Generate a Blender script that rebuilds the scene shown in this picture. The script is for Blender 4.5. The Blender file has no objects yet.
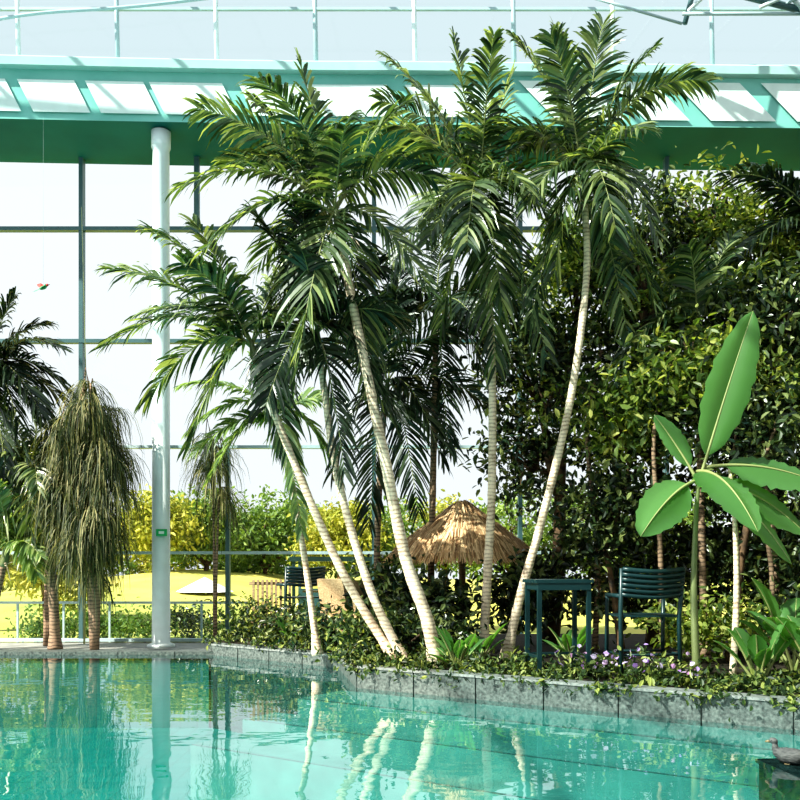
import bpy, math, random
import numpy as np
from mathutils import Vector, Matrix
random.seed(7); rng=np.random.default_rng(11)
scene=bpy.context.scene
V=Vector
# ------------------------------------------------------------ materials
def new_mat(name):
    m=bpy.data.materials.new(name); m.use_nodes=True
    nt=m.node_tree; nt.nodes.clear()
    out=nt.nodes.new('ShaderNodeOutputMaterial')
    return m,nt,out
def L(nt,a,b): nt.links.new(a,b)
def ramp(nt,stops):
    r=nt.nodes.new('ShaderNodeValToRGB'); e=r.color_ramp.elements
    while len(e)<len(stops): e.new(0.5)
    for i,(p,c) in enumerate(stops):
        e[i].position=p; e[i].color=(*c,1)
    return r
def noise_mat(name,c1,c2,scale=6,rough=.6,bump=.15,spec=.4,detail=6,metal=0,stretch=(1,1,1)):
    m,nt,out=new_mat(name)
    p=nt.nodes.new('ShaderNodeBsdfPrincipled'); tc=nt.nodes.new('ShaderNodeTexCoord'); mp=nt.nodes.new('ShaderNodeMapping')
    mp.inputs['Scale'].default_value=stretch
    n=nt.nodes.new('ShaderNodeTexNoise'); n.inputs['Scale'].default_value=scale; n.inputs['Detail'].default_value=detail
    r=ramp(nt,[(.3,c1),(.7,c2)])
    L(nt,tc.outputs['Object'],mp.inputs[0]); L(nt,mp.outputs[0],n.inputs['Vector']); L(nt,n.outputs['Fac'],r.inputs[0])
    L(nt,r.outputs[0],p.inputs['Base Color'])
    p.inputs['Roughness'].default_value=rough; p.inputs['Specular IOR Level'].default_value=spec; p.inputs['Metallic'].default_value=metal
    if bump:
        b=nt.nodes.new('ShaderNodeBump'); b.inputs['Strength'].default_value=bump; b.inputs['Distance'].default_value=.03
        L(nt,n.outputs['Fac'],b.inputs['Height']); L(nt,b.outputs[0],p.inputs['Normal'])
    L(nt,p.outputs[0],out.inputs[0]); return m
def leaf_mat(name,cols,trans=.25,rough=.38,tcol=None,spec=.45):
    m,nt,out=new_mat(name)
    g=nt.nodes.new('ShaderNodeNewGeometry'); k=len(cols)
    r=ramp(nt,[(i/(k-1),c) for i,c in enumerate(cols)])
    L(nt,g.outputs['Random Per Island'],r.inputs[0])
    p=nt.nodes.new('ShaderNodeBsdfPrincipled'); L(nt,r.outputs[0],p.inputs['Base Color'])
    p.inputs['Roughness'].default_value=rough; p.inputs['Specular IOR Level'].default_value=spec
    t=nt.nodes.new('ShaderNodeBsdfTranslucent')
    mx=nt.nodes.new('ShaderNodeMix'); mx.data_type='RGBA'; mx.blend_type='MULTIPLY'; mx.inputs[0].default_value=1
    L(nt,r.outputs[0],mx.inputs[6]); mx.inputs[7].default_value=(*(tcol or (2.0,1.95,.7)),1)
    L(nt,mx.outputs[2],t.inputs['Color'])
    ms=nt.nodes.new('ShaderNodeMixShader'); ms.inputs[0].default_value=trans
    L(nt,p.outputs[0],ms.inputs[1]); L(nt,t.outputs[0],ms.inputs[2]); L(nt,ms.outputs[0],out.inputs[0]); return m
def plain(name,c,rough=.5,metal=0,spec=.5):
    return noise_mat(name,tuple(x*.93 for x in c),tuple(min(1,x*1.05) for x in c),4,rough,0,spec,3,metal)

M={}
M['palm']=leaf_mat('palm_leaf',[(.012,.033,.018),(.038,.078,.034),(.12,.18,.07),(.38,.43,.2)],.34,.32,spec=.6)
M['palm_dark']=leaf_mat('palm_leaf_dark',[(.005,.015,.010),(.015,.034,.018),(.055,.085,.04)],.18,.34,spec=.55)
M['palm_young']=leaf_mat('palm_leaf_young',[(.06,.12,.05),(.16,.25,.09),(.36,.45,.18)],.35)
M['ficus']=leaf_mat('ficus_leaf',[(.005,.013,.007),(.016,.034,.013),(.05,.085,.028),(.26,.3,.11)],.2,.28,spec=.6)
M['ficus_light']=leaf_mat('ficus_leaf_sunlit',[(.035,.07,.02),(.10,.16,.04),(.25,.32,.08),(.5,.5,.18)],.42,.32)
M['weep']=leaf_mat('weeping_leaf',[(.02,.035,.015),(.05,.075,.03),(.13,.14,.05),(.33,.31,.15)],.25,.6)
M['banana']=leaf_mat('banana_leaf',[(.08,.21,.06),(.13,.3,.09)],.48,.28)
M['out_green']=leaf_mat('outdoor_leaf_green',[(.07,.14,.035),(.14,.24,.06),(.28,.37,.10)],.3,.6)
M['out_yellow']=leaf_mat('outdoor_leaf_yellow',[(.2,.25,.04),(.38,.41,.06),(.6,.56,.12)],.3,.6,(1.2,1.2,.9))
M['cover']=leaf_mat('groundcover_leaf',[(.006,.02,.007),(.025,.055,.014),(.08,.13,.03),(.3,.34,.09)],.2,.5)
M['flower']=leaf_mat('flower_petal',[(.3,.1,.55),(.7,.6,.85),(.5,.2,.45)],.3,.6,(1,1,1))
def bark(name,c1,c2,bands,contrast=.5):
    m,nt,out=new_mat(name)
    p=nt.nodes.new('ShaderNodeBsdfPrincipled'); tc=nt.nodes.new('ShaderNodeTexCoord')
    w=nt.nodes.new('ShaderNodeTexWave'); w.bands_direction='Z'; w.inputs['Scale'].default_value=bands; w.inputs['Distortion'].default_value=5; w.inputs['Detail'].default_value=3
    n=nt.nodes.new('ShaderNodeTexNoise'); n.inputs['Scale'].default_value=3; n.inputs['Detail'].default_value=9; n.inputs['Roughness'].default_value=.8
    a=nt.nodes.new('ShaderNodeMix'); a.data_type='FLOAT'; a.inputs[0].default_value=contrast
    pw=nt.nodes.new('ShaderNodeMath'); pw.operation='POWER'; pw.inputs[1].default_value=.35
    L(nt,tc.outputs['Object'],w.inputs['Vector']); L(nt,tc.outputs['Object'],n.inputs['Vector'])
    L(nt,w.outputs['Fac'],pw.inputs[0]); L(nt,n.outputs['Fac'],a.inputs[2]); L(nt,pw.outputs[0],a.inputs[3])
    r=ramp(nt,[(.38,c1),(.6,c2)]); L(nt,a.outputs[0],r.inputs[0]); L(nt,r.outputs[0],p.inputs['Base Color'])
    b=nt.nodes.new('ShaderNodeBump'); b.inputs['Strength'].default_value=.3; b.inputs['Distance'].default_value=.02
    L(nt,a.outputs[0],b.inputs['Height']); L(nt,b.outputs[0],p.inputs['Normal']); p.inputs['Roughness'].default_value=.75
    L(nt,p.outputs[0],out.inputs[0]); return m
M['bark_pale']=bark('palm_bark',(.3,.2,.13),(.9,.75,.58),5.5,.17)
M['bark_brown']=bark('brown_bark',(.045,.03,.02),(.3,.2,.13),5,.3)
M['bark_dark']=noise_mat('ficus_bark',(.02,.015,.012),(.22,.13,.07),7,.85,.5)
M['rachis']=plain('palm_rachis',(.28,.31,.12),.5)
M['shaft']=plain('palm_crownshaft',(.16,.19,.08),.4)
M['white']=plain('white_paint',(.78,.87,.88),.35)
M['mull']=plain('mullion_grey',(.07,.15,.16),.4)
M['mull_w']=plain('mullion_pale',(.42,.55,.58),.4)
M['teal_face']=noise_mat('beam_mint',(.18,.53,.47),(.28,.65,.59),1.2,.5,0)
M['teal_sunlit']=plain('beam_sun_patch',(.82,.96,.93),.4)  # sunlight on the beam face, put into a pale colour
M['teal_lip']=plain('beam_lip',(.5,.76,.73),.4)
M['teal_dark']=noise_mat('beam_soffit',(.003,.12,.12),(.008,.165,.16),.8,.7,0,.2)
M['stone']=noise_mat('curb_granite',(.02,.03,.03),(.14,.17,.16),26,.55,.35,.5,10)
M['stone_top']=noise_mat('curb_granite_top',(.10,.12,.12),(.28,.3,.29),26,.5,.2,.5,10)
M['ledge']=noise_mat('submerged_ledge_stone',(.18,.27,.25),(.28,.38,.35),3,.6,.05)
M['soil']=noise_mat('planter_soil',(.008,.006,.004),(.04,.028,.016),9,.95,.6)
M['terrace']=noise_mat('terrace_stone',(.2,.21,.2),(.35,.36,.33),5,.6,.1)
M['grass']=noise_mat('lawn_grass',(.3,.37,.07),(.6,.52,.13),.35,.9,.2)
M['thatch']=leaf_mat('thatch_straw',[(.28,.15,.07),(.7,.45,.24),(1,.74,.45)],.15,.9,(1,.9,.7))
M['furn']=plain('bar_furniture_teal',(.008,.035,.04),.35)
M['wood']=noise_mat('slat_wood',(.2,.14,.08),(.45,.34,.2),4,.6,.1,stretch=(1,1,8))
M['rattan']=noise_mat('rattan_weave',(.3,.2,.1),(.6,.44,.26),40,.7,.3)
M['canvas']=plain('canvas_white',(.8,.82,.8),.8)
M['sign']=plain('exit_sign_green',(.0,.4,.12),.4)
M['rock']=noise_mat('dark_stone',(.012,.013,.014),(.08,.085,.085),10,.5,.6)
M['duck']=noise_mat('duck_plumage',(.03,.033,.036),(.13,.13,.13),18,.7,.4,stretch=(1,1,3))
M['beak']=plain('duck_beak',(.2,.15,.08),.4)
M['blocker']=noise_mat('light_blocker_plaster',(.2,.2,.18),(.26,.25,.22),2,.8,0)  # for the unseen walls added to block light
M['red']=plain('bird_red',(.6,.05,.04),.6); M['green']=plain('bird_green',(.02,.3,.12),.6)
def glass(name,tint,refl):
    m,nt,out=new_mat(name)
    t=nt.nodes.new('ShaderNodeBsdfTransparent'); t.inputs[0].default_value=(*tint,1)
    g=nt.nodes.new('ShaderNodeBsdfGlossy'); g.inputs['Roughness'].default_value=.03
    ms=nt.nodes.new('ShaderNodeMixShader'); ms.inputs[0].default_value=refl
    L(nt,t.outputs[0],ms.inputs[1]); L(nt,g.outputs[0],ms.inputs[2]); L(nt,ms.outputs[0],out.inputs[0]); return m
M['glass']=glass('window_glass',(.97,.985,.99),.02)
M['glass_roof']=glass('roof_glass',(.74,.84,.86),.03)
# water: Schlick reflectance from the rippled normal, same from both sides
m,nt,out=new_mat('pool_water')
def mathn(op,a,b_=None):
    n=nt.nodes.new('ShaderNodeMath'); n.operation=op
    for i,v in enumerate((a,b_)):
        if v is None: continue
        if isinstance(v,(int,float)): n.inputs[i].default_value=v
        else: L(nt,v,n.inputs[i])
    return n.outputs[0]
tc=nt.nodes.new('ShaderNodeTexCoord'); mp=nt.nodes.new('ShaderNodeMapping'); mp.inputs['Scale'].default_value=(1,1.3,1)
n1=nt.nodes.new('ShaderNodeTexNoise'); n1.inputs['Scale'].default_value=1.9; n1.inputs['Detail'].default_value=2.5; n1.inputs['Roughness'].default_value=.4
b=nt.nodes.new('ShaderNodeBump'); b.inputs['Strength'].default_value=.09; b.inputs['Distance'].default_value=.05
L(nt,tc.outputs['Object'],mp.inputs[0]); L(nt,mp.outputs[0],n1.inputs['Vector']); L(nt,n1.outputs['Fac'],b.inputs['Height'])
ge=nt.nodes.new('ShaderNodeNewGeometry'); dt=nt.nodes.new('ShaderNodeVectorMath'); dt.operation='DOT_PRODUCT'
L(nt,ge.outputs['Incoming'],dt.inputs[0]); L(nt,b.outputs[0],dt.inputs[1])
c_=mathn('ABSOLUTE',dt.outputs['Value']); f_=mathn('POWER',mathn('SUBTRACT',1.0,c_),3.0); f_=mathn('ADD',mathn('MULTIPLY',f_,.92),.06)
t=nt.nodes.new('ShaderNodeBsdfTransparent'); t.inputs[0].default_value=(.48,.95,.93,1)
g=nt.nodes.new('ShaderNodeBsdfGlossy'); g.inputs['Roughness'].default_value=.015; L(nt,b.outputs[0],g.inputs['Normal'])
ms=nt.nodes.new('ShaderNodeMixShader'); L(nt,f_,ms.inputs[0]); L(nt,t.outputs[0],ms.inputs[1]); L(nt,g.outputs[0],ms.inputs[2]); L(nt,ms.outputs[0],out.inputs[0])
M['water']=m
m,nt,out=new_mat('pool_tiles')
tc=nt.nodes.new('ShaderNodeTexCoord'); br=nt.nodes.new('ShaderNodeTexBrick'); br.offset=0
br.inputs['Scale'].default_value=1; br.inputs['Brick Width'].default_value=.3; br.inputs['Row Height'].default_value=.3; br.inputs['Mortar Size'].default_value=.01
br.inputs['Color1'].default_value=(.03,.27,.255,1); br.inputs['Color2'].default_value=(.04,.31,.29,1); br.inputs['Mortar'].default_value=(.02,.21,.2,1)
p=nt.nodes.new('ShaderNodeBsdfPrincipled'); p.inputs['Roughness'].default_value=.5
L(nt,tc.outputs['Object'],br.inputs['Vector']); L(nt,br.outputs[0],p.inputs['Base Color']); L(nt,p.outputs[0],out.inputs[0]); M['tiles']=m

# ------------------------------------------------------------ mesh builder
class B:
    def __init__(s): s.v=[]; s.f=[]; s.m=[]; s.mats=[]; s.sm=[]
    def mi(s,k):
        if k not in s.mats: s.mats.append(k)
        return s.mats.index(k)
    def add(s,vs,fs,k,smooth=False):
        o=len(s.v); s.v.extend([tuple(x) for x in vs]); i=s.mi(k)
        for f in fs: s.f.append(tuple(o+a for a in f)); s.m.append(i); s.sm.append(smooth)
    def box(s,c,size,k,rz=0,rx=0,ry=0):
        x,y,z=[a/2 for a in size]; R=Matrix.Rotation(rz,3,'Z')@Matrix.Rotation(ry,3,'Y')@Matrix.Rotation(rx,3,'X'); c=V(c)
        vs=[]
        for sx,sy,sz in [(-1,-1,-1),(1,-1,-1),(1,1,-1),(-1,1,-1),(-1,-1,1),(1,-1,1),(1,1,1),(-1,1,1)]:
            vs.append(c+R@V((sx*x,sy*y,sz*z)))
        s.add(vs,[(0,3,2,1),(4,5,6,7),(0,1,5,4),(1,2,6,5),(2,3,7,6),(3,0,4,7)],k)
    def tube(s,pts,rad,k,n=10,cap=True):
        pts=[V(p) for p in pts]; N=len(pts)
        if not hasattr(rad,'__len__'): rad=[rad]*N
        vs=[];prev=None
        for i,p in enumerate(pts):
            t=(pts[min(i+1,N-1)]-pts[max(i-1,0)]).normalized()
            if prev is None:
                a=V((1,0,0)) if abs(t.x)<.8 else V((0,1,0)); u=t.cross(a).normalized()
            else: u=(prev-t*prev.dot(t)).normalized()
            prev=u; w=t.cross(u)
            for j in range(n):
                an=2*math.pi*j/n; vs.append(p+(u*math.cos(an)+w*math.sin(an))*rad[i])
        fs=[(i*n+j,i*n+(j+1)%n,(i+1)*n+(j+1)%n,(i+1)*n+j) for i in range(N-1) for j in range(n)]
        if cap: fs+= [tuple(range(n))[::-1],tuple((N-1)*n+j for j in range(n))]
        s.add(vs,fs,k,True)
    def lathe(s,c,prof,k,n=16):
        vs=[(c[0]+r*math.cos(2*math.pi*j/n),c[1]+r*math.sin(2*math.pi*j/n),c[2]+z) for r,z in prof for j in range(n)]
        fs=[(i*n+j,i*n+(j+1)%n,(i+1)*n+(j+1)%n,(i+1)*n+j) for i in range(len(prof)-1) for j in range(n)]
        s.add(vs,fs,k,True)
    def blob(s,c,r,k,n=12,sc=(1,1,1),jit=0):
        vs=[];R=n//2
        for i in range(R+1):
            ph=math.pi*i/R
            for j in range(n):
                th=2*math.pi*j/n; q=1+random.uniform(-jit,jit)
                vs.append((c[0]+r*sc[0]*math.sin(ph)*math.cos(th)*q,c[1]+r*sc[1]*math.sin(ph)*math.sin(th)*q,c[2]+r*sc[2]*math.cos(ph)*q))
        s.add(vs,[(i*n+j,i*n+(j+1)%n,(i+1)*n+(j+1)%n,(i+1)*n+j) for i in range(R) for j in range(n)],k,True)
    def leaves(s,pos,k,size=.12,wid=.45,up=.5,down=.3,jit=.35):
        n=len(pos); pos=np.asarray(pos)
        d=rng.normal(size=(n,3)); d[:,2]-=down; d/=np.linalg.norm(d,axis=1)[:,None]
        nn=rng.normal(size=(n,3)); nn[:,2]+=up*2; nn-=d*(nn*d).sum(1)[:,None]; nn/=np.linalg.norm(nn,axis=1)[:,None]
        w=np.cross(d,nn); l=size*(1+rng.uniform(-jit,jit,n))[:,None]
        T=[(0,0,0),(.5,.3,.1),(.42,.68,.08),(0,1,-.06),(-.42,.68,.08),(-.5,.3,.1)]
        vs=np.stack([pos+w*l*wid*a+d*l*b_+nn*l*c for a,b_,c in T],1).reshape(-1,3)
        o=len(s.v); s.v.extend(map(tuple,vs.tolist())); i=s.mi(k)
        for q in range(n):
            a=o+q*6; s.f.append((a,a+1,a+2,a+3)); s.f.append((a,a+3,a+4,a+5))
        s.m.extend([i]*(2*n)); s.sm.extend([False]*(2*n))
    def make(s,name,parent=None):
        me=bpy.data.meshes.new(name); me.from_pydata(s.v,[],s.f)
        for k in s.mats: me.materials.append(M[k])
        me.polygons.foreach_set('material_index',s.m); me.polygons.foreach_set('use_smooth',s.sm); me.update()
        ob=bpy.data.objects.new(name,me); scene.collection.objects.link(ob)
        if parent: ob.parent=parent
        return ob
def smooth_path(pts,n=24):
    pts=[V(p) for p in pts]; P=[pts[0]*2-pts[1]]+pts+[pts[-1]*2-pts[-2]]; out=[]
    S=len(pts)-1
    for i in range(n+1):
        t=i/n*S; k=min(int(t),S-1); u=t-k; a,b_,c,d=P[k:k+4]
        out.append(.5*((2*b_)+(c-a)*u+(2*a-5*b_+4*c-d)*u*u+(3*b_-a-3*c+d)*u**3))
    return out
Z=V((0,0,1))
def frond(b,p0,tip,arch=.3,n=46,leaf=.55,droop=.7,k='palm',wid=.02,rach=.016):
    p0=V(p0); tip=V(tip); Ln=tip.length; p2=p0+tip
    c=p0+tip*.42+Z*arch*Ln
    fn=lambda t:p0*(1-t)**2+c*2*t*(1-t)+p2*t*t
    dv=lambda t:((c-p0)*2*(1-t)+(p2-c)*2*t)
    pts=[fn(i/10) for i in range(11)]
    b.tube(pts,[rach*(1-.8*i/10) for i in range(11)],'rachis',5)
    tw=random.uniform(-.6,.6)
    for i in range(n):
        t=.1+.9*i/(n-1); pos=fn(t); ta=dv(t).normalized()
        sd=ta.cross(Z)
        if sd.length<.35: sd=sd+V((1,.25*math.sin(tw*9),0))*(.35-sd.length)*3
        sd=(sd-ta*sd.dot(ta)).normalized(); up=sd.cross(ta).normalized()
        sd=(sd*math.cos(tw)+up*math.sin(tw)).normalized(); up=sd.cross(ta).normalized()
        l=leaf*(math.sin(math.pi*(.18+.72*t))**.65)
        for sg in(-1,1):
            l2=l*random.uniform(.8,1.14)
            if random.random()<.03: continue
            fw=.3+.8*t
            d=(sd*sg*(1.0-.35*t)+ta*fw*random.uniform(.8,1.2)+up*random.uniform(.0,.4)).normalized()
            dr=droop*random.uniform(.5,1.6)
            q1=pos+d*l2*.5-Z*dr*l2*.1; q2=pos+d*l2*.9-Z*dr*l2*.5
            w=(ta-d*ta.dot(d)).normalized(); w=(w*.9+up*random.uniform(-.6,.7)).normalized()*wid*random.uniform(.75,1.25)
            qm=pos+d*l2*.25-Z*dr*l2*.015; q15=pos+d*l2*.74-Z*dr*l2*.27
            b.add([pos-w*.4,pos+w*.4,qm+w,qm-w,q1+w,q1-w,q15+w*.7,q15-w*.7,q2],[(0,1,2,3),(3,2,4,5),(5,4,6,7),(7,6,8)],k)
def palm(name,path,r0,r1,crown,fronds,k='palm',leaf=.62,extra=5,elen=1.9,barkk='bark_pale',n=46,wid=.021):
    b=B(); sp=smooth_path(path,60); N=len(sp)
    rad=[(r0+(r1-r0)*(i/(N-1))**.8)*(1+.035*math.sin(i*2.3)+.03*math.sin(i*.9))+(.04*max(0,1-i/5) if i<5 else 0) for i in range(N)]
    b.tube(sp,rad,barkk,12)
    if crown is None: crown=path[-1]
    cr=V(crown); b.tube(smooth_path([sp[-1]-(cr-sp[-1])*.1,(sp[-1]+cr)/2,cr],6),[r1*1.05,r1*1.3,r1*1.35,r1*1.2,r1,r1*.8,r1*.5],'shaft',10)
    for i in range(6):
        a=random.uniform(0,6.28); q=sp[-1]+V((math.cos(a)*.35,math.sin(a)*.35,-.05-random.random()*.3)); b.tube([sp[-1],sp[-1].lerp(q,.5)+Z*.12,q],[.012,.009,.004],'bark_pale',5)
    for fr_ in fronds:
        dx,dz,dy=fr_[:3]; ar=fr_[3] if len(fr_)>3 else .3
        frond(b,cr-Z*random.uniform(0,.15),(dx,dy,dz),ar,n=n,leaf=leaf*random.uniform(.85,1.12),k=k,wid=wid)
    for i in range(extra):
        a=2*math.pi*(i+random.random()*.7)/max(1,extra); e=random.uniform(-.7,.95); q=elen*random.uniform(.75,1.05)
        frond(b,cr-Z*.1,(math.cos(a)*q*math.cos(e),math.sin(a)*q*.9*math.cos(e),math.sin(e)*q),.35,n=n,leaf=leaf*.95,k=k,wid=wid)
    return b.make(name)
# ------------------------------------------------------------ pool, planter, terrace
b=B(); b.add([(-16,-4,-1.3),(12,-4,-1.3),(12,17,-1.3),(-16,17,-1.3)],[(0,1,2,3)],'tiles'); b.make('floor')
b=B(); b.add([(-16,-3.98,0),(11.98,-3.98,0),(11.98,16.0,0),(-16,16.0,0)],[(0,1,2,3)],'water'); b.make('pool_water')
C0=(-.55,11.7); C1=(8.2,5.76)
edge=[(-3.4,16.05),(-.95,14.0),C0,C1]
poly=[(-3.4,17.9),(-3.4,16.05),(-.95,14.0),C0,C1,(11.98,5.76),(11.98,17.9)]
b=B(); top=.23
n=len(poly); b.add([(x,y,top) for x,y in poly],[tuple(range(n))],'soil')
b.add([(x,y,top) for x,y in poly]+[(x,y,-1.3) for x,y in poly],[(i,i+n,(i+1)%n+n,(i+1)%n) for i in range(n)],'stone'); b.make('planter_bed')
b=B()
for si,(p,q) in enumerate(zip(edge[:-1],edge[1:])):
    p=V((*p,0)); q=V((*q,0)); d=q-p; Ln=d.length; cnt=max(1,round(Ln/.9)); rz=math.atan2(d.y,d.x); nrm=V((-d.y,d.x,0)).normalized()
    hz=.29 if si==2 else .2
    for i in range(cnt):
        c=p+d*((i+.5)/cnt)+nrm*.09
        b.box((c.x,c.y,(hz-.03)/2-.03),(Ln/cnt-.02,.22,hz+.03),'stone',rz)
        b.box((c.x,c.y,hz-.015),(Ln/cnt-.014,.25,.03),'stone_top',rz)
b.make('planter_curb')
# submerged steps following the curb
b=B(); p=V((*C0,0)); d=(V((*C1,0))-p).normalized(); nr=V((d.y,-d.x,0)); Lm=(V((*C1,0))-p).length
for (o0,o1,zt,ext) in [(.02,.9,-.05,.25),(.9,1.5,-.25,.6),(1.5,2.05,-.5,.9)]:
    a0=p-d*ext+nr*o0; a1=p+d*(Lm+1)+nr*o0; b0=p-d*ext+nr*o1; b1=p+d*(Lm+1)+nr*o1
    vs=[V((q.x,q.y,zt)) for q in (a0,b0,b1,a1)]+[V((q.x,q.y,-1.29)) for q in (a0,b0,b1,a1)]
    b.add(vs,[(0,1,2,3),(0,4,5,1),(1,5,6,2),(2,6,7,3),(3,7,4,0)],'ledge')
    # pale nosing strip on each step edge
    c0=b0.lerp(a0,.06); c1=b1.lerp(a1,.06)
    b.add([V((q.x,q.y,zt+.004)) for q in (c0,b0,b1,c1)],[(0,1,2,3)],'stone_top')
b.make('pool_ledge')
b=B()
for i in range(13): b.box((-15.5+i*1.0,16.2,.0),(.99,.5,.12),'stone',0)
b.box((-9.7,17.2,-.0),(12.6,1.6,.1),'terrace'); b.box((-9.7,16.6,-.7),(12.6,1.2,1.2),'tiles'); b.make('terrace')
# ------------------------------------------------------------ glass wall and added light-blocking walls
WY=18.0
b=B(); b.add([(-16,WY,0),(12,WY,0),(12,WY,9.9),(-16,WY,9.9)],[(0,1,2,3)],'glass'); b.make('window_1')
b=B()
for i in range(10):
    h=3.95 if i==4 else 9.9
    b.box((-15.12+i*2.92,WY,h/2),(.08,.16,h),'mull')
for z in (8.3,6.06,3.95,1.84,.1): b.box((-2,WY-.02,z),(28,.14,.075 if z>4 else .06),'mull' if z>4 else 'mull_w')
b.box((-4.05,WY-.05,9.0),(.1,.1,1.6),'mull')
b.make('trim_1')
b=B(); b.box((-2,-4.15,3),(28.4,.3,9),'blocker'); b.make('light_blocker_back')  # unseen, added behind the camera to cut ambient sky light
b=B(); b.box((12.15,7,4.5),(.3,22,12),'blocker'); b.make('light_blocker_right')  # unseen, added opaque to keep the right side dark
# ------------------------------------------------------------ ring beam
def fy(x): return 16.75-.016*(max(0,-(x+1)))**1.4+.02*max(0,x)
xs=np.linspace(-14,12,53); b=B()
ZS,ZT=9.8,10.70
def strip(prof,k):
    vs=[(x,fy(x)+o,z) for x in xs for o,z in prof]; n=len(prof)
    b.add(vs,[(i*n+j,(i+1)*n+j,(i+1)*n+j+1,i*n+j+1) for i in range(len(xs)-1) for j in range(n-1)],k,False)
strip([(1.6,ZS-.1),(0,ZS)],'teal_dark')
strip([(0,ZS),(-.04,ZT)],'teal_face')
strip([(-.04,ZT),(-.2,ZT),(-.22,ZT+.14),(-.1,ZT+.22),(.6,ZT+.24)],'teal_lip')
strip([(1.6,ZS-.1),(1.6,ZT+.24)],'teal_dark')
def sun_patch(x0,x1,sl,z0=ZS+.12,z1=ZT-.2):  # patches of sunlight modelled as pale slanted shapes on the beam face
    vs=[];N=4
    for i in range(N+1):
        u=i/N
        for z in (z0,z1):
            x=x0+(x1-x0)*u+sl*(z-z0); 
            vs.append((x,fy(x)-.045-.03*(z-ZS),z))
    b.add(vs,[(2*i,2*i+2,2*i+3,2*i+1) for i in range(N)],'teal_sunlit')
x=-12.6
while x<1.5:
    w=random.uniform(1.0,1.8); sun_patch(x,x+w,-.5); x+=w+random.uniform(.08,.35)
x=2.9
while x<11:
    w=random.uniform(.8,1.3); sun_patch(x,x+w,-1.0,ZS+.1,ZT-.1); x+=w+.4
b.make('ring_beam')
# clerestory + roof
b=B(); cy=17.25
for i in range(15): 
    x=-14.9+i*1.9; b.tube([(x,cy,ZT+.1),(x-.06,cy,13.6)],.045,'mull_w' if i%2 else 'white',8)
for z in (11.15,12.25,13.6): b.box((-1.6,cy,z),(27,.06,.05),'mull_w')
for i in range(15):
    x=-14.9+i*1.9; b.tube([(x,cy,13.6),(x,9,15.6),(x,2,16.6),(x,-4,17)],.05,'mull_w',6)
for y,z in ((14,14.4),(11,15.1),(8,15.75),(4,16.3)): b.box((-1.6,y,z),(27,.08,.08),'mull_w')
b.tube(smooth_path([(-9,17.1,11.7),(-7,17.0,12.0),(-5,17.0,12.15),(-2,17.0,12.5)],16),.035,'mull_w',6)
b.make('roof_frame')
b=B(); b.add([(-15,cy+.05,ZT+.2),(12,cy+.05,ZT+.2),(12,cy+.05,13.6),(-15,cy+.05,13.6),(12,9,15.65),(-15,9,15.65),(12,2,16.65),(-15,2,16.65),(12,-4,17.05),(-15,-4,17.05)],[(0,1,2,3),(3,2,4,5),(5,4,6,7),(7,6,8,9)],'glass_roof')
b.make('ceiling')
# roof truss, right
b=B()
def br_(p,q,r,k='mull_w'): b.tube([V(p),V(q)],r,k,8)
br_((4.4,15.8,12.0),(7.4,15.6,11.1),.06,'mull'); br_((4.6,15.4,12.05),(7.9,15,11.35),.05,'mull_w')
for i in range(9):
    u=i/8; br_(V((4.4,15.8,12.0)).lerp(V((7.4,15.6,11.1)),u),V((4.6,15.4,12.05)).lerp(V((7.9,15,11.35)),min(1,u+.1)),.022,'mull_w')
br_((5.0,15.8,11.1),(5.35,15.8,12.4),.045,'mull'); br_((3.4,15.8,11.55),(4.95,15.8,11.1),.025,'mull_w')
br_((4.9,15.6,11.15),(7.2,15.6,11.15),.03,'mull_w'); br_((7.0,15.5,11.1),(9.5,15.5,11.3),.05,'mull')
br_((7.05,15.6,11.1),(6.0,15.5,12.4),.04,'white'); br_((5.0,15.6,11.2),(6.3,15.5,12.4),.035,'white'); br_((6.2,15.5,11.2),(8.4,15.5,12.2),.035,'white')
b.blob((7.05,15.45,11.15),.14,'mull')
b.make('roof_truss')
b=B(); cx,cyy=-4.5,16.95
b.lathe((cx,cyy,0),[(.001,.05),(.26,.05),(.26,.1),(.17,.14),(.155,9.4),(.18,9.45),(.18,9.75),(.001,9.75)],'white',28)
b.make('column')
b=B(); b.box((cx+.06,cyy-.19,2.2),(.2,.03,.13),'sign'); b.box((cx+.06,cyy-.207,2.2),(.1,.006,.05),'canvas'); b.box((cx+.06,cyy-.165,2.2),(.05,.03,.05),'white'); b.make('exit_sign')
# ------------------------------------------------------------ main palms
palm('palm_tree',[(.49,12,.2),(.36,12,.87),(.07,12,1.7),(-.2,12,3.0),(-.45,12,4.2),(-.67,12,5.27),(-.78,12,5.95)],.098,.052,(-.87,12,6.4),
 [(-1.75,1.15,-.3,.25),(-1.15,1.65,.2,.2),(-.45,1.85,-.2,.12),(-1.5,1.5,.6,.25),(.95,1.35,-.2,.25),(-2.0,.15,-.4,.4),(1.3,.5,.3,.4),(-.45,-2.35,-.7,.22),(.5,-2.4,.1,.3),(1.25,-1.15,-.4,.4),(-1.7,-.7,-.5,.45),(-.9,-1.3,.8,.5),(-.8,1.0,-1.3,.4),(-1.5,.75,.2,.4)],extra=3)
palm('palm_tree',[(.11,12.1,.2),(-.4,12.1,1.27),(-.83,12.15,2.73),(-1.04,12.2,4.07),(-1.11,12.2,4.5)],.068,.04,(-1.13,12.2,4.85),
 [(-.85,1.6,.1,.2),(-.2,1.7,-.1,.1),(.85,1.0,.2,.3),(1.2,.1,-.3,.4),(1.05,-1.3,.1,.45),(.4,-1.9,-.3,.3),(-.6,-1.1,-.6,.5)],k='palm_dark',extra=2,elen=1.7)
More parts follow.
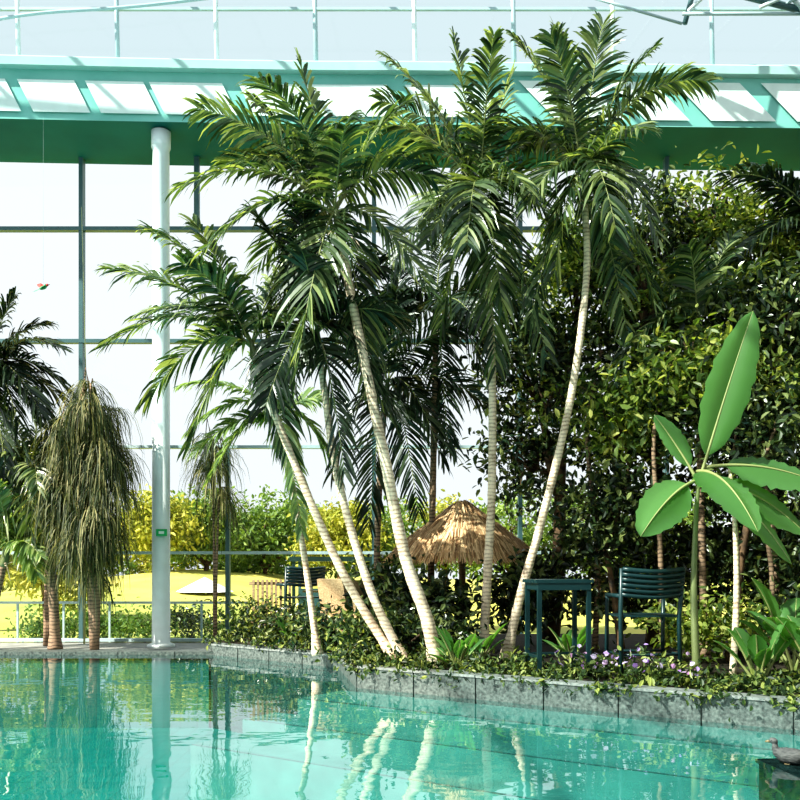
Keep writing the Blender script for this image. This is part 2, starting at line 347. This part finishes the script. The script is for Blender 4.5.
palm('palm_tree',[(0,12.2,.2),(-.73,12.2,1.4),(-1.33,12.2,2.73),(-1.76,12.2,3.8),(-1.95,12.2,4.3)],.068,.042,(-2.02,12.2,4.65),
 [(-1.85,1.0,-.2,.25),(-2.0,.1,.2,.4),(-1.3,-.8,-.4,.5),(-.8,1.7,.1,.2),(.5,1.35,.3,.15),(.9,.2,-.2,.4),(-.75,-1.4,-.3,.4),(.5,-1.5,.3,.4),(-1.7,.6,.8,.3),(-1.3,1.4,-.2,.3)],extra=2,elen=1.8)
palm('palm_tree',[(-1.28,14,.2),(-1.48,14,1.68),(-1.7,14,2.95),(-1.85,14,3.6)],.055,.04,(-1.9,14,3.95),
 [(-1.4,.45,-.2,.3),(-1.3,-.3,-.3,.45),(-1.0,-.95,-.4,.5),(-.4,.95,0,.2),(.8,.3,-.1,.4),(.95,-1.0,-.2,.5),(.4,-1.7,-.3,.4)],k='palm_young',extra=2,elen=1.4,leaf=.45)
palm('palm_tree',[(1.24,13.5,.2),(1.32,13.5,1.6),(1.38,13.5,2.87),(1.37,13.5,4.97),(1.22,13.5,6.75)],.075,.05,(1.2,13.5,7.25),
 [(-1.42,1.95,-.2,.25),(-.4,2.35,-.1,.12),(-.9,1.9,.5,.2),(.5,1.95,.2,.2),(-1.65,.95,-.2,.4),(-1.35,-1.2,-.3,.5),(-.6,-2.1,-.5,.35),(.25,-1.95,-.8,.3),(1.2,-.8,-.3,.5),(1.0,-2.3,.1,.4),(1.3,.9,.3,.4),(-.3,-1.2,-1.4,.5),(-1.5,1.5,.3,.3),(.1,1.7,-1.0,.25),(.2,-2.6,-.3,.3)],extra=4,leaf=.64,elen=2)
palm('palm_tree',[(1.52,13,.2),(1.75,13,1.2),(2.05,13,2.25),(2.46,13,3.98),(2.69,13,5.72),(2.67,13,6.85)],.072,.046,(2.63,13,7.3),
 [(-1.0,1.85,-.1,.25),(-.35,2.2,.2,.15),(.25,2.0,-.2,.2),(1.75,1.2,-.2,.45),(1.5,1.6,.5,.4),(1.0,-1.1,-.4,.7),(1.15,-1.7,.3,.6),(-.85,-.6,-.4,.6),(-.75,-2.0,-.2,.4),(.75,-2.1,.4,.4),(-1.4,.7,.3,.4),(.2,-1.3,-1.2,.5),(.9,1.6,-.4,.3),(-.6,1.5,-.9,.3),(-.5,-1.6,-.6,.5)],extra=3,leaf=.64,elen=2)
palm('palm_tree',[(-.35,15,.2),(-.38,15,2),(-.3,15,3.6),(-.25,15,4.3)],.06,.045,(-.2,15,4.7),
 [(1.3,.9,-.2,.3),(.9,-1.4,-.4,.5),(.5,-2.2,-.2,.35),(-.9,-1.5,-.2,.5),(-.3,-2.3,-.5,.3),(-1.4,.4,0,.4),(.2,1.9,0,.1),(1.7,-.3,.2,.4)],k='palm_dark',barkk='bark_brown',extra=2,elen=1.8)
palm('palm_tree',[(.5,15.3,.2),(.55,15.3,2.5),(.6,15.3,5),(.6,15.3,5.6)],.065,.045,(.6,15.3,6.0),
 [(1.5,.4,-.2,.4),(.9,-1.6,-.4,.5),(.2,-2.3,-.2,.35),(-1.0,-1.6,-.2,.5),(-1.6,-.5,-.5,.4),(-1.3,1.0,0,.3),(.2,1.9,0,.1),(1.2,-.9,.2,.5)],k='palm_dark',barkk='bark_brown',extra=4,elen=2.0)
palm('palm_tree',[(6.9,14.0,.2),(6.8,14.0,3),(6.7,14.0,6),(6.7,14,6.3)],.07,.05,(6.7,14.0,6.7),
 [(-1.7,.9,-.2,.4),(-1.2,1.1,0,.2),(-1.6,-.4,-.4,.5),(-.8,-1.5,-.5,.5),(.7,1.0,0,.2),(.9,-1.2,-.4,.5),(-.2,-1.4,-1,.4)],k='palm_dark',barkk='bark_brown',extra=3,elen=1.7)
palm('palm_tree',[(4.6,13.6,.2),(4.55,13.6,2.5),(4.5,13.6,4.7),(4.5,13.6,4.9)],.06,.04,(4.5,13.6,5.3),
 [(-1.3,.9,-.2,.3),(1.3,.8,-.2,.4),(-1.3,-.7,-.4,.5),(1.2,-.9,-.5,.5),(0,-1.6,-.8,.3),(.5,1.3,0,.2)],k='palm',barkk='bark_brown',extra=2,elen=1.6)
# left palms
palm('palm_tree',[(-7.9,16.35,.05),(-7.8,16.3,2),(-7.6,16.3,4.2),(-7.55,16.3,4.8)],.1,.07,(-7.5,16.3,5.2),
 [(1.4,.3,-.2,.4),(1.2,-.9,-.5,.5),(1.3,-1.4,.2,.5),(.5,1.3,0,.2),(.5,-1.9,-.3,.4),(-1.6,.4,0,.4),(1.0,.9,.3,.3),(.9,-1.7,-.4,.5),(1.6,-.5,.1,.5)],k='palm_dark',barkk='bark_brown',extra=5,elen=1.6)
palm('palm_tree',[(-6.3,16.45,.05),(-6.35,16.45,1.2),(-6.45,16.45,2.4),(-6.6,16.45,3.1)],.10,.07,(-6.7,16.45,3.5),
 [(-.9,1.4,-.2,.25),(.2,1.3,-.2,.15),(.8,.6,-.1,.4),(.8,-.3,-.3,.5),(-1.3,.6,-.3,.35),(-1.5,-.1,-.3,.5),(.6,-1.2,-.5,.5),(-.8,-.9,-.5,.5),(.2,-1.6,-.6,.4),(-.6,-1.7,-.5,.4)],k='palm',barkk='bark_brown',extra=5,elen=1.5,leaf=.5)
palm('palm_tree',[(-7.4,16.35,.05),(-7.35,16.35,.9),(-7.2,16.35,1.6)],.08,.06,(-7.1,16.35,2.0),
 [(-.5,1.5,-.2,.2),(.5,1.4,-.2,.15),(.9,.8,-.1,.3),(.9,.1,-.3,.45),(-1.0,.6,-.3,.35),(.7,-.5,-.5,.5),(.0,1.2,-.6,.3)],k='palm_young',barkk='bark_brown',extra=3,elen=1.2,leaf=.45)
def weeping(name,base,heads,trunk_r,N=420,ln=1.7,spr=.5,nb=13):
    b=B(); bx,by,bz=base
    for h in heads:
        b.tube(smooth_path([base,((bx*2+h[0])/3,by,bz+(h[2]-bz)*.5),h],10),[trunk_r*(1-.07*i) for i in range(11)],'bark_brown',9)
        per=max(4,int(N/len(heads)/nb))
        for q in range(nb):
            a0=2*math.pi*q/nb+random.uniform(-.3,.3); R=spr*random.uniform(.35,1.35); rise=random.uniform(-.1,.6)
            o0=V((math.cos(a0),math.sin(a0),0)); s0=V(h)+Z*random.uniform(-.45,.15); e0=s0+o0*R-Z*random.uniform(.0,.7); m0=s0+o0*R*.5+Z*rise
            b.tube([s0,s0.lerp(m0,.5)+Z*.03,m0,m0.lerp(e0,.6)+Z*.04,e0],[.016,.013,.01,.007,.003],'bark_brown',5)
            for i in range(per):
                t=random.uniform(.1,1); st=s0*(1-t)**2+m0*2*t*(1-t)+e0*t*t; st=st+V((random.gauss(0,.03),random.gauss(0,.03),0))
                a=a0+random.gauss(0,1.1); o=V((math.cos(a),math.sin(a),0)); l=ln*(random.uniform(.2,1.05)); r=random.uniform(.1,.42)*(1.2-t*.4)
                ps=[st,st+o*r*.5+Z*.06,st+o*r-Z*l*.15,st+o*r*1.3-Z*l*.5,st+o*r*1.45-Z*l]
                sd=o.cross(Z)*random.uniform(.5,1)+o*random.uniform(-.6,.6); ws=[.005,.009,.010,.008,.002]
                vs=[]
                for p,w in zip(ps,ws): vs+=[p-sd*w,p+sd*w]
                b.add(vs,[(2*k,2*k+1,2*k+3,2*k+2) for k in range(4)],'weep')
    return b.make(name)
weeping('weeping_bamboo',(-5.55,16.35,.05),[(-5.6,16.25,4.55),(-5.95,16.25,3.9),(-5.3,16.15,3.7),(-5.9,16.1,3.0),(-5.35,16.1,2.75),(-5.65,16.1,2.2)],.085,5000,.9,.42)
weeping('weeping_bamboo',(-3.6,17.5,.05),[(-3.65,17.5,3.9),(-3.5,17.5,3.3)],.04,600,.75,.24,8)
weeping('weeping_bamboo',(-6.75,17.2,.05),[(-6.7,17.2,3.9),(-6.4,17.2,3.0)],.07,1200,1.1,.5)
b=B(); b.tube(smooth_path([(-6.0,17.1,.1),(-5.95,17.1,4),(-6.05,17.1,8.4)],12),[.02-.0015*i for i in range(13)],'rachis',6)
for z in (2,3,4,5): b.blob((-5.98,17.1,z),.024,'rachis',8)
b.make('bamboo_cane')
# ------------------------------------------------------------ ficus trees
def tree(name,base,crowns,n_leaf,k='ficus',size=.14,trunk=.13,barkk='bark_dark',clump=.22,nbr=10,per=45):
    b=B(); base=V(base); cen=V((0,0,0))
    for c_ in crowns: cen+=V(c_[0])
    cen/=len(crowns)
    fork=base.lerp(cen,.55); fork.x+=random.uniform(-.2,.2)
    b.tube(smooth_path([base,base.lerp(fork,.5)+V((random.uniform(-.12,.12),0,0)),fork],10),[trunk*(1.25-.05*i) for i in range(11)],barkk,10)
    vol=[c_[1][0]*c_[1][1]*c_[1][2] for c_ in crowns]; tot=sum(vol)
    for c_,v in zip(crowns,vol):
        c,r=c_[:2]; kk=c_[2] if len(c_)>2 else k
        c=V(c); b.tube(smooth_path([fork,fork.lerp(c,.5)+V((random.uniform(-.3,.3),random.uniform(-.2,.2),.1)),c],8),[trunk*(.7-.06*i) for i in range(9)],barkk,7)
        nc=max(6,int(n_leaf*v/tot/per)); d=rng.normal(size=(nc,3)); d/=np.linalg.norm(d,axis=1)[:,None]; rr=rng.uniform(.15,1.1,nc)**.6
        cc=np.array(c)+d*rr[:,None]*np.array(r)
        for i in range(min(nc,nbr*2)):
            q=V(cc[i]); b.tube([fork.lerp(c,.7),c.lerp(q,.45)+V((0,0,.1)),q],[trunk*.2,trunk*.13,.006],barkk,5)
        sc=rng.uniform(.6,1.5,nc)
        pos=np.repeat(cc,per,0)+rng.normal(size=(nc*per,3))*clump*np.repeat(sc,per)[:,None]*np.array([1,1,.5])
        b.leaves(pos,kk,size)
    return b.make(name)
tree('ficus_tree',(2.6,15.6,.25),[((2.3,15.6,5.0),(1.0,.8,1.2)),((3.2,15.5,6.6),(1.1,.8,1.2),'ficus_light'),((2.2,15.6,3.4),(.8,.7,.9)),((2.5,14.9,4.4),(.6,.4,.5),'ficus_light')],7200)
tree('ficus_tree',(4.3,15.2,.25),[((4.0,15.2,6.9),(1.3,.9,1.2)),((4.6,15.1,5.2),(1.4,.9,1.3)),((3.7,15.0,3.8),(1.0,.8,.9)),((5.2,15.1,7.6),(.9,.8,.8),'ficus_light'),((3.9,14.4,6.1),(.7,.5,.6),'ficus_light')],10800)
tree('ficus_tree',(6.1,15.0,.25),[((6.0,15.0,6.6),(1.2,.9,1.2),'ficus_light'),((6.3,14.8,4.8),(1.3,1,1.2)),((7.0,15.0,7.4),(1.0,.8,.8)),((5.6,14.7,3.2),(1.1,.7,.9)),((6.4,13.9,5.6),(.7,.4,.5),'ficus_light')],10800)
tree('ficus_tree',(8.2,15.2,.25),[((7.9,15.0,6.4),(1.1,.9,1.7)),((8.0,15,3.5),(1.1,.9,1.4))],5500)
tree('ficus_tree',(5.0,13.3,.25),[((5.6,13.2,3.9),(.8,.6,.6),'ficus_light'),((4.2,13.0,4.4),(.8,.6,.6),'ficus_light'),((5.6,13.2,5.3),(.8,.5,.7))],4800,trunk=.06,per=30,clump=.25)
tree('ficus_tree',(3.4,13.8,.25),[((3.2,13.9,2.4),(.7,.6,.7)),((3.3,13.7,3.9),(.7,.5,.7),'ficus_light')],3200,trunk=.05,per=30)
tree('ficus_tree',(6.6,12.4,.25),[((6.3,12.6,3.3),(.6,.5,.9)),((6.3,12.6,1.6),(.9,.6,.7))],4000,trunk=.05)
tree('tropical_shrub',(4.3,14.6,.25),[((3.4,14.6,1.4),(.9,.5,.8)),((5.0,14.6,1.6),(1.1,.5,1.0)),((6.4,14.5,1.5),(1.2,.5,1.1))],7500,trunk=.05)
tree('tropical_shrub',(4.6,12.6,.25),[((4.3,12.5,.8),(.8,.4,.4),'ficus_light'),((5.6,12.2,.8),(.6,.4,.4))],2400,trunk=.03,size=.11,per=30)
tree('tropical_shrub',(.9,14.4,.25),[((.5,14.0,1.0),(.6,.3,.45)),((2.0,14.6,1.1),(.5,.4,.6)),((-.2,14.5,1.2),(.35,.3,.6))],3800,trunk=.03)
tree('tropical_shrub',(.5,12.7,.25),[((.4,12.9,.65),(.5,.25,.25)),((-.4,12.6,.6),(.4,.25,.2),'cover')],1700,trunk=.03,size=.1)
tree('tropical_shrub',(-.3,13.3,.25),[((-.3,13.3,.6),(.45,.3,.25),'cover'),((-1.2,14.6,.6),(.5,.3,.25))],1500,trunk=.03,size=.11)
tree('tropical_shrub',(-2.6,16.6,.2),[((-2.6,16.6,.6),(.5,.3,.3),'cover'),((-1.9,15.9,.6),(.4,.3,.3),'ficus')],1500,trunk=.03,size=.1)
for (x,y,h,r) in [(3.85,13.2,4.6,.045),(5.35,13.0,4.6,.05),(4.75,12.8,4,.03),(5.8,13.8,5,.07),(3.1,14.3,5,.05),(5.1,12.4,3.6,.04)]:
    b=B(); b.tube(smooth_path([(x,y,.2),(x+random.uniform(-.1,.1),y,h*.4),(x+random.uniform(-.15,.15),y,h*.75),(x+.1,y,h)],16),[r*(1-.03*i) for i in range(17)],'bark_brown',9)
    pos=np.array([[x+.05,y,h*.9]])+rng.normal(size=(600,3))*np.array([.35,.3,.5]); b.leaves(pos,'ficus',.14)
    b.make('rainforest_sapling')
# ------------------------------------------------------------ banana plant
def bleaf(b,base,tip,arch,w,roll=0,k='banana',pet=.18,face=None):
    base=V(base); tip=V(tip); d=tip-base; Ln=d.length; c=base+d*.5+Z*arch*Ln
    fn=lambda t:base*(1-t)**2+c*2*t*(1-t)+tip*t*t
    N=24; pts=[fn(i/N) for i in range(N+1)]
    b.tube(pts,[.022*(1-.85*i/N) for i in range(N+1)],'rachis',6)
    sd0=V(face) if face else d.cross(Z)
    if sd0.length<.1: sd0=V((1,0,0))
    sd0.normalize()
    for sg in(-1,1):
        vs=[]
        for i in range(N+1):
            t=i/N; ta=(pts[min(i+1,N)]-pts[max(i-1,0)]).normalized(); sd=(sd0-ta*sd0.dot(ta)).normalized(); up=sd.cross(ta)
            s2=sd*math.cos(roll)+up*math.sin(roll); u2=s2.cross(ta)
            if t<pet: ww=.0
            else:
                u=(t-pet)/(1-pet); ww=w*.5*(math.sin(math.pi*min(1,u**.85))**.6)*(1+.06*math.sin(i*2.1+sg))
            for j in range(4):
                q=j/3; vs.append(pts[i]+s2*sg*ww*q+u2*(.28*ww*math.sin(q*2.2)+.05*ww*math.sin(i*3)*q))
        b.add(vs,[(i*4+j,i*4+j+1,(i+1)*4+j+1,(i+1)*4+j) for i in range(int(N*pet),N) for j in range(3)],k,True)
b=B(); by=10.6
b.tube(smooth_path([(3.5,by,.2),(3.46,by,1.2),(3.48,by,2.0),(3.52,by,2.65)],12),[.05-.0025*i for i in range(13)],'shaft',10)
b.tube(smooth_path([(3.95,by+.1,.2),(4.0,by+.1,1.2),(3.98,by+.1,2.1),(3.92,by+.1,2.75)],12),[.045-.002*i for i in range(13)],'bark_pale',8)
bleaf(b,(3.5,by,2.5),(4.1,by-.15,4.55),.04,.52,.3,face=(1,.2,-.3))
bleaf(b,(3.5,by,2.7),(3.82,by-1.0,1.95),.3,.62,0,pet=.1,face=(1,.3,0))
bleaf(b,(3.5,by,2.6),(2.74,by-.35,1.92),.2,.54,.1,face=(.45,-.5,-.7))
bleaf(b,(3.6,by,2.75),(4.95,by-.2,2.5),.16,.62,0,face=(.1,.75,.65))
bleaf(b,(3.6,by,2.6),(4.75,by-.1,1.95),.2,.54,0,face=(.2,.6,.8))
bleaf(b,(3.6,by,2.5),(4.4,by-.5,1.6),.3,.44,0,face=(.6,.6,.3))
bleaf(b,(3.5,by,2.6),(3.05,by+.2,3.4),.06,.28,.2,face=(1,.4,.3))
b.make('banana_plant')
for (x0,y0,sc) in ((3.95,9.9,.9),(4.6,9.9,1.1),(4.9,11.2,1.6)):
    b=B()
    for i in range(9):
        a=i*.7+random.uniform(-.2,.2); l=random.uniform(.35,.6)*sc
        bleaf(b,(x0,y0,.23),(x0+math.cos(a)*l,y0+math.sin(a)*l*.6,.3+random.uniform(.35,.8)*sc),.2,.24*sc,random.uniform(-.4,.4),pet=.4)
    b.make('young_banana_plant')
for (x0,y0) in ((2.4,12.6),(.25,13.2),(1.1,12.6),(-1.9,15.6),(.75,11.7)):
    b=B()
    for i in range(9):
        a=random.uniform(0,6.28); l=random.uniform(.25,.5)
        bleaf(b,(x0,y0,.2),(x0+math.cos(a)*l,y0+math.sin(a)*l,.25+random.uniform(.2,.6)),.15,.15,0,pet=.35)
    b.make('philodendron')
# ground cover
b=B(); pos=[]
for (p,q,wd) in ((edge[2],edge[3],1.2),(edge[0],edge[1],.9),(edge[1],edge[2],.9)):
    p=V((*p,0)); q=V((*q,0)); d=q-p; nr2=V((-d.y,d.x,0)).normalized()
    for i in range(int(d.length*30)):
        c=p+d*random.random()+nr2*(.16+random.random()*wd); h=random.uniform(.03,.24)
        for j in range(28): pos.append((c.x+random.gauss(0,.09),c.y+random.gauss(0,.09),.25+abs(random.gauss(0,h*.6))))
    for i in range(int(d.length*9)):
        c=p+d*random.random()-nr2*.03; hh=random.choice([.03,.04,.08])
        for j in range(11): pos.append((c.x+random.gauss(0,.08),c.y+random.gauss(0,.03),.29-abs(random.gauss(0,hh))))
b.leaves(pos,'cover',.075,.5,up=.8,down=-.3)
b.make('groundcover_plants')
b=B(); pos=[]
for (x0,y0) in ((2.35,10.3),(2.75,10.15),(2.6,10.7),(3.1,9.8),(2.1,10.9)):
    for i in range(13): pos.append((x0+random.gauss(0,.12),y0+random.gauss(0,.1),.40+abs(random.gauss(0,.12))))
b.leaves(pos,'flower',.065,.8)
pos2=[(p[0],p[1],p[2]-.08) for p in pos for _ in range(4)]; b.leaves(pos2,'cover',.09,.3,up=.2,down=-.8)
b.make('flowering_plants')
# ------------------------------------------------------------ furniture
def bar_table(x,y,rz):
    b=B(); R=Matrix.Rotation(rz,3,'Z'); z0=.23
    def P(a,c,z): q=R@V((a,c,0)); return (x+q.x,y+q.y,z)
    for i in range(5): b.box(P(0,-.24+i*.12,z0+1.17),(.72,.11,.04),'furn',rz)
    for sy in(-.27,.27): b.box(P(0,sy,z0+1.11),(.66,.03,.09),'furn',rz)
    for sx in(-.31,.31):
        b.box(P(sx,0,z0+1.11),(.03,.54,.09),'furn',rz)
        for sy in(-.25,.25): b.box(P(sx,sy,z0+.56),(.05,.05,1.12),'furn',rz)
        b.box(P(sx,0,z0+.25),(.03,.5,.03),'furn',rz)
    b.box(P(0,.25,z0+.25),(.6,.03,.03),'furn',rz)
    return b.make('bar_table')
bar_table(1.95,11.15,.15)
def bar_chair(x,y,rz,k='furn'):
    b=B(); R=Matrix.Rotation(rz,3,'Z'); z0=.23
    def P(a,c,z): q=R@V((a,c,0)); return (x+q.x,y+q.y,z)
    W=.36
    for sx in(-W,W):
        b.tube([P(sx,-.28,z0),P(sx,-.24,z0+.75),P(sx*1.05,-.33,z0+1.33)],.028,k,8)
        b.tube([P(sx,.27,z0),P(sx,.24,z0+1.0)],.026,k,8)
        b.tube([P(sx*1.03,-.28,z0+1.0),P(sx,.26,z0+1.0)],.026,k,8)
        b.tube([P(sx,-.26,z0+.3),P(sx,.26,z0+.3)],.014,k,6)
    for yy in(-.26,.26): b.tube([P(-W,yy,z0+.3),P(W,yy,z0+.3)],.016,k,6)
    for i in range(6): b.box(P(0,-.22+i*.09,z0+.76),(2*W,.075,.025),k,rz)
    for i in range(6):
        z=z0+1.02+i*.06; yy=-.28-.015*i
        b.tube(smooth_path([P(-W*1.04,yy,z+.0),P(-W*.5,yy-.05,z-.02),P(0,yy-.065,z-.03),P(W*.5,yy-.05,z-.02),P(W*1.04,yy,z)],10),.028,k,6)
    return b.make('bar_chair')
bar_chair(2.95,10.95,.1)
bar_chair(-1.9,16.9,.5)
def lounge(x,y,rz,k='rattan'):
    b=B(); R=Matrix.Rotation(rz,3,'Z'); z0=.23
    def P(a,c,z): q=R@V((a,c,0)); return (x+q.x,y+q.y,z)
    b.box(P(0,0,z0+.4),(.6,.6,.1),k,rz); b.box(P(0,.3,z0+.75),(.6,.07,.75),k,rz,-.2)
    for s in(-.3,.3):
        b.box(P(s,0,z0+.6),(.06,.6,.06),k,rz)
        for c in(-.26,.26): b.box(P(s,c,z0+.3),(.05,.05,.6),k,rz)
    return b.make('rattan_armchair')
lounge(-.3,14.3,.9); lounge(-1.0,16.2,2.5)
# thatch parasol
b=B(); tx,ty=1.08,15.6; S_=1.12
b.tube([(tx,ty,.2),(tx,ty,2.4)],.06,'wood',10)
b.lathe((tx,ty,0),[(1.12*S_,1.80),(.7*S_,2.1),(.35*S_,2.4),(.02,2.7),(.02,2.56),(.35*S_,2.3),(1.08*S_,1.74),(1.12*S_,1.80)],'thatch',28)
for i in range(4200):
    a=random.uniform(0,6.283); r=random.uniform(.02,1.05)**.7; r2=min(1.25,r+random.uniform(.2,.4)); zf=lambda q:2.73-.82*q-.06*max(0,q-1)*6
    j=random.uniform(-.06,.06); sd=V((-math.sin(a),math.cos(a),0))*.012; p=V((tx+S_*r*math.cos(a),ty+S_*r*math.sin(a),zf(r)+random.uniform(0,.06))); q=V((tx+S_*r2*math.cos(a+j),ty+S_*r2*math.sin(a+j),zf(r2)+random.uniform(-.03,.05)))
    b.add([p-sd,p+sd,q+sd*.5,q-sd*.5],[(0,1,2,3)],'thatch')
for i in range(6):
    a=i*1.047; b.tube([(tx,ty,1.9),(tx+.9*math.cos(a),ty+.9*math.sin(a),1.8)],.02,'wood',6)
b.make('thatched_parasol')
b=B()
for i in range(9): b.box((-2.75+i*.085,16.9,.85),(.045,.03,.95),'wood')
for z in(.5,1.25): b.box((-2.41,16.93,z),(.85,.03,.06),'wood')
b.make('slatted_screen')
# dark stone block at the pool corner, with two ducks resting on it
b=B(); b.box((3.17,6.95,-.65),(.34,.95,1.24),'rock',.1); b.box((3.17,6.95,-.015),(.38,.99,.03),'rock',.1); b.make('pool_corner_stone')
def duck(loc,rz,s=1.0,nk=.1):
    b=B()
    path=smooth_path([(-.20,0,.105),(-.14,0,.085),(-.06,0,.075),(.03,0,.078),(.09,0,.10),(.115,0,.13),(.118,0,.12+nk*.6),(.125,0,.12+nk),(.15,0,.125+nk),(.168,0,.118+nk)],36)
    rr=[.004,.045,.072,.073,.052,.030,.024,.031,.027,.008]
    rad=[]
    for i in range(37):
        t=i/36*9; k=min(int(t),8); u=t-k; u=u*u*(3-2*u); rad.append(rr[k]*(1-u)+rr[k+1]*u)
    b.tube(path,rad,'duck',14)
    b.tube([(.16,0,.118+nk),(.19,0,.112+nk),(.205,0,.108+nk)],[.014,.011,.004],'beak',8)
    for sg in(-1,1):
        b.blob((-.04,sg*.055,.088),.055,'duck',12,(1.7,.35,.75))
        b.add([(-.12,sg*.05,.10),(-.12,sg*.03,.12),(-.23,sg*.012,.115)],[(0,1,2)],'duck')
        b.blob((.14,sg*.026,.13+nk),.005,'rock',6)
        b.tube([(-.02,sg*.03,.02),(-.01,sg*.03,.005),(.03,sg*.03,.004)],.007,'beak',6)
    b.add([(-.17,-.03,.10),(-.17,.03,.10),(-.26,.02,.125),(-.27,0,.13),(-.26,-.02,.125)],[(0,1,2,3,4)],'duck')
    o=b.make('duck'); o.location=loc; o.rotation_euler=(0,0,rz); o.scale=(s,s,s); return o
duck((3.12,7.22,.0),2.5,.9,.07); duck((3.16,6.8,.0),1.9,.9,.04)
def bird(loc,rz):
    b=B(); b.blob((0,0,0),.035,'green',10,(2.2,1,1)); b.blob((.085,0,.02),.026,'red',10); b.tube([(.1,0,.02),(.125,0,.016),(.14,0,.004)],[.009,.006,.001],'rock',6)
    for s in(-1,1): b.add([(.05,s*.02,.01),(.03,s*.12,.07),(-.02,s*.2,.06),(-.05,s*.12,.04),(-.05,s*.02,.01)],[(0,1,2,3,4)],'red' if s>0 else 'green')
    b.add([(-.06,-.02,0),(-.06,.02,0),(-.2,.035,-.01),(-.17,0,-.01),(-.2,-.035,-.01)],[(0,1,2,3,4)],'green')
    o=b.make('hanging_bird_ornament'); o.location=loc; o.rotation_euler=(.3,-.5,rz)
    w=B(); w.tube([(loc[0],loc[1],loc[2]+.03),(loc[0],loc[1],9.75)],.0012,'mull_w',4); c=w.make('hanging_wire'); c.parent=o; c.matrix_parent_inverse=(Matrix.Translation(loc)@o.rotation_euler.to_matrix().to_4x4()).inverted()
bird((-6.5,16.4,6.65),.6)
# ------------------------------------------------------------ outdoors
b=B(); G=[]
nx,ny=40,24
for j in range(ny+1):
    for i in range(nx+1):
        x=-60+i*3; y=18.15+(j/ny)**1.6*90; u=min(1,max(0,(y-20)/16)); h=-.1+u*1.5*math.exp(-((x+9)/7)**2)+.05*math.sin(x*.7)*u
        G.append((x,y,h))
b.add(G,[(j*(nx+1)+i,j*(nx+1)+i+1,(j+1)*(nx+1)+i+1,(j+1)*(nx+1)+i) for j in range(ny) for i in range(nx)],'grass',True); b.make('lawn')
specs=[(-8.2,38,4.8,1.7,'out_green'),(-6.0,40,4.8,2.0,'out_green'),(-11,42,4.4,2,'out_yellow'),(-9.6,36,4.4,1.3,'out_yellow'),(-2.6,38,4.4,1.6,'out_yellow'),(-.6,40,4.6,2,'out_green'),(2,42,4.8,2,'out_yellow'),(5,40,5,2.4,'out_green'),(9,40,5.4,2.6,'out_green'),(13,42,5.6,2.8,'out_green'),(18,42,5.6,3,'out_green'),(-15,40,4.4,2.4,'out_green'),(-19,40,4.5,2.5,'out_yellow'),(-24,42,5,3,'out_green'),(-4.3,44,4.4,2.2,'out_green'),(-7.3,44,4.6,2.2,'out_green')]
for (x,y,h,r,k) in specs:
    tree('outdoor_tree',(x,y,-.1),[((x,y,h-r*.7),(r,r*.8,r*.65)),((x+r*.4,y-.3,h-r*1.2),(r*.8,r*.6,r*.5)),((x-r*.5,y,h-r*1.3),(r*.8,r*.6,r*.5))],4200,k,.24,.14,clump=.33,nbr=4)
tree('outdoor_tree',(-8.6,22,-.1),[((-8.3,22,1.7),(1.2,.8,1.3)),((-9.5,22,2.6),(1,.8,1.2))],5000,'out_yellow',.16,.1)
for (x,y) in ((-7.6,19.4),(-6.6,19.8),(-5.6,19.6),(-4.6,19.9),(-3.4,19.8)):
    tree('garden_shrub',(x,y,-.1),[((x,y,.3),(.6,.4,.3))],900,random.choice(['ficus','out_green']),.1,.03,nbr=4)
b=B(); ux,uy=-6.4,29.5
b.tube([(ux,uy,-.1),(ux,uy,1.15)],.03,'white',8); n=8
vs=[(ux,uy,1.2)]+[(ux+.95*math.cos(a*2*math.pi/n),uy+.95*math.sin(a*2*math.pi/n),.72) for a in range(n)]
b.add(vs,[(0,i+1,(i+1)%n+1) for i in range(n)],'canvas'); b.make('garden_umbrella')
b=B(); px_,py_=-1.75,24
b.box((px_,py_,1.75),(2.2,1.6,.12),'mull')
for sx in(-1,1):
    for sy in(-.7,.7): b.box((px_+sx,py_+sy,.8),(.08,.08,1.8),'mull')
b.box((px_,py_+.5,.5),(2.0,.1,.9),'mull'); b.box((px_,py_-.2,.9),(1.6,.5,.05),'wood'); b.make('garden_pavilion')
b=B()
for i in range(8):
    x=-9.8+i*.95; b.box((x,18.6,.35),(.04,.04,.9),'mull_w')
b.box((-6.5,18.6,.82),(6.8,.05,.05),'mull_w'); b.add([(-9.8,18.6,0),(-3.2,18.6,0),(-3.2,18.6,.8),(-9.8,18.6,.8)],[(0,1,2,3)],'glass_roof'); b.make('glass_balustrade')
# ------------------------------------------------------------ light, world, camera
w=bpy.data.worlds.new('World'); scene.world=w; w.use_nodes=True
bg=w.node_tree.nodes['Background']; bg.inputs[0].default_value=(.84,.895,.92,1); bg.inputs[1].default_value=1.0
s=bpy.data.lights.new('sun','SUN'); s.energy=11; s.angle=.01; s.color=(1,.93,.8)
so=bpy.data.objects.new('sun',s); scene.collection.objects.link(so)
so.rotation_euler=V((.62,.38,-.66)).to_track_quat('-Z','Y').to_euler(); so.location=(-8,-2,14)
cam=bpy.data.cameras.new('camera'); co=bpy.data.objects.new('camera',cam); scene.collection.objects.link(co)
co.location=(0,0,1.6); co.rotation_euler=(math.pi/2,0,0); cam.lens=40.5; cam.sensor_width=36; cam.shift_y=.206; cam.clip_end=300
scene.camera=co
scene.view_settings.view_transform='Standard'
try: scene.view_settings.look='Medium High Contrast'
except Exception as e: print('look',e)
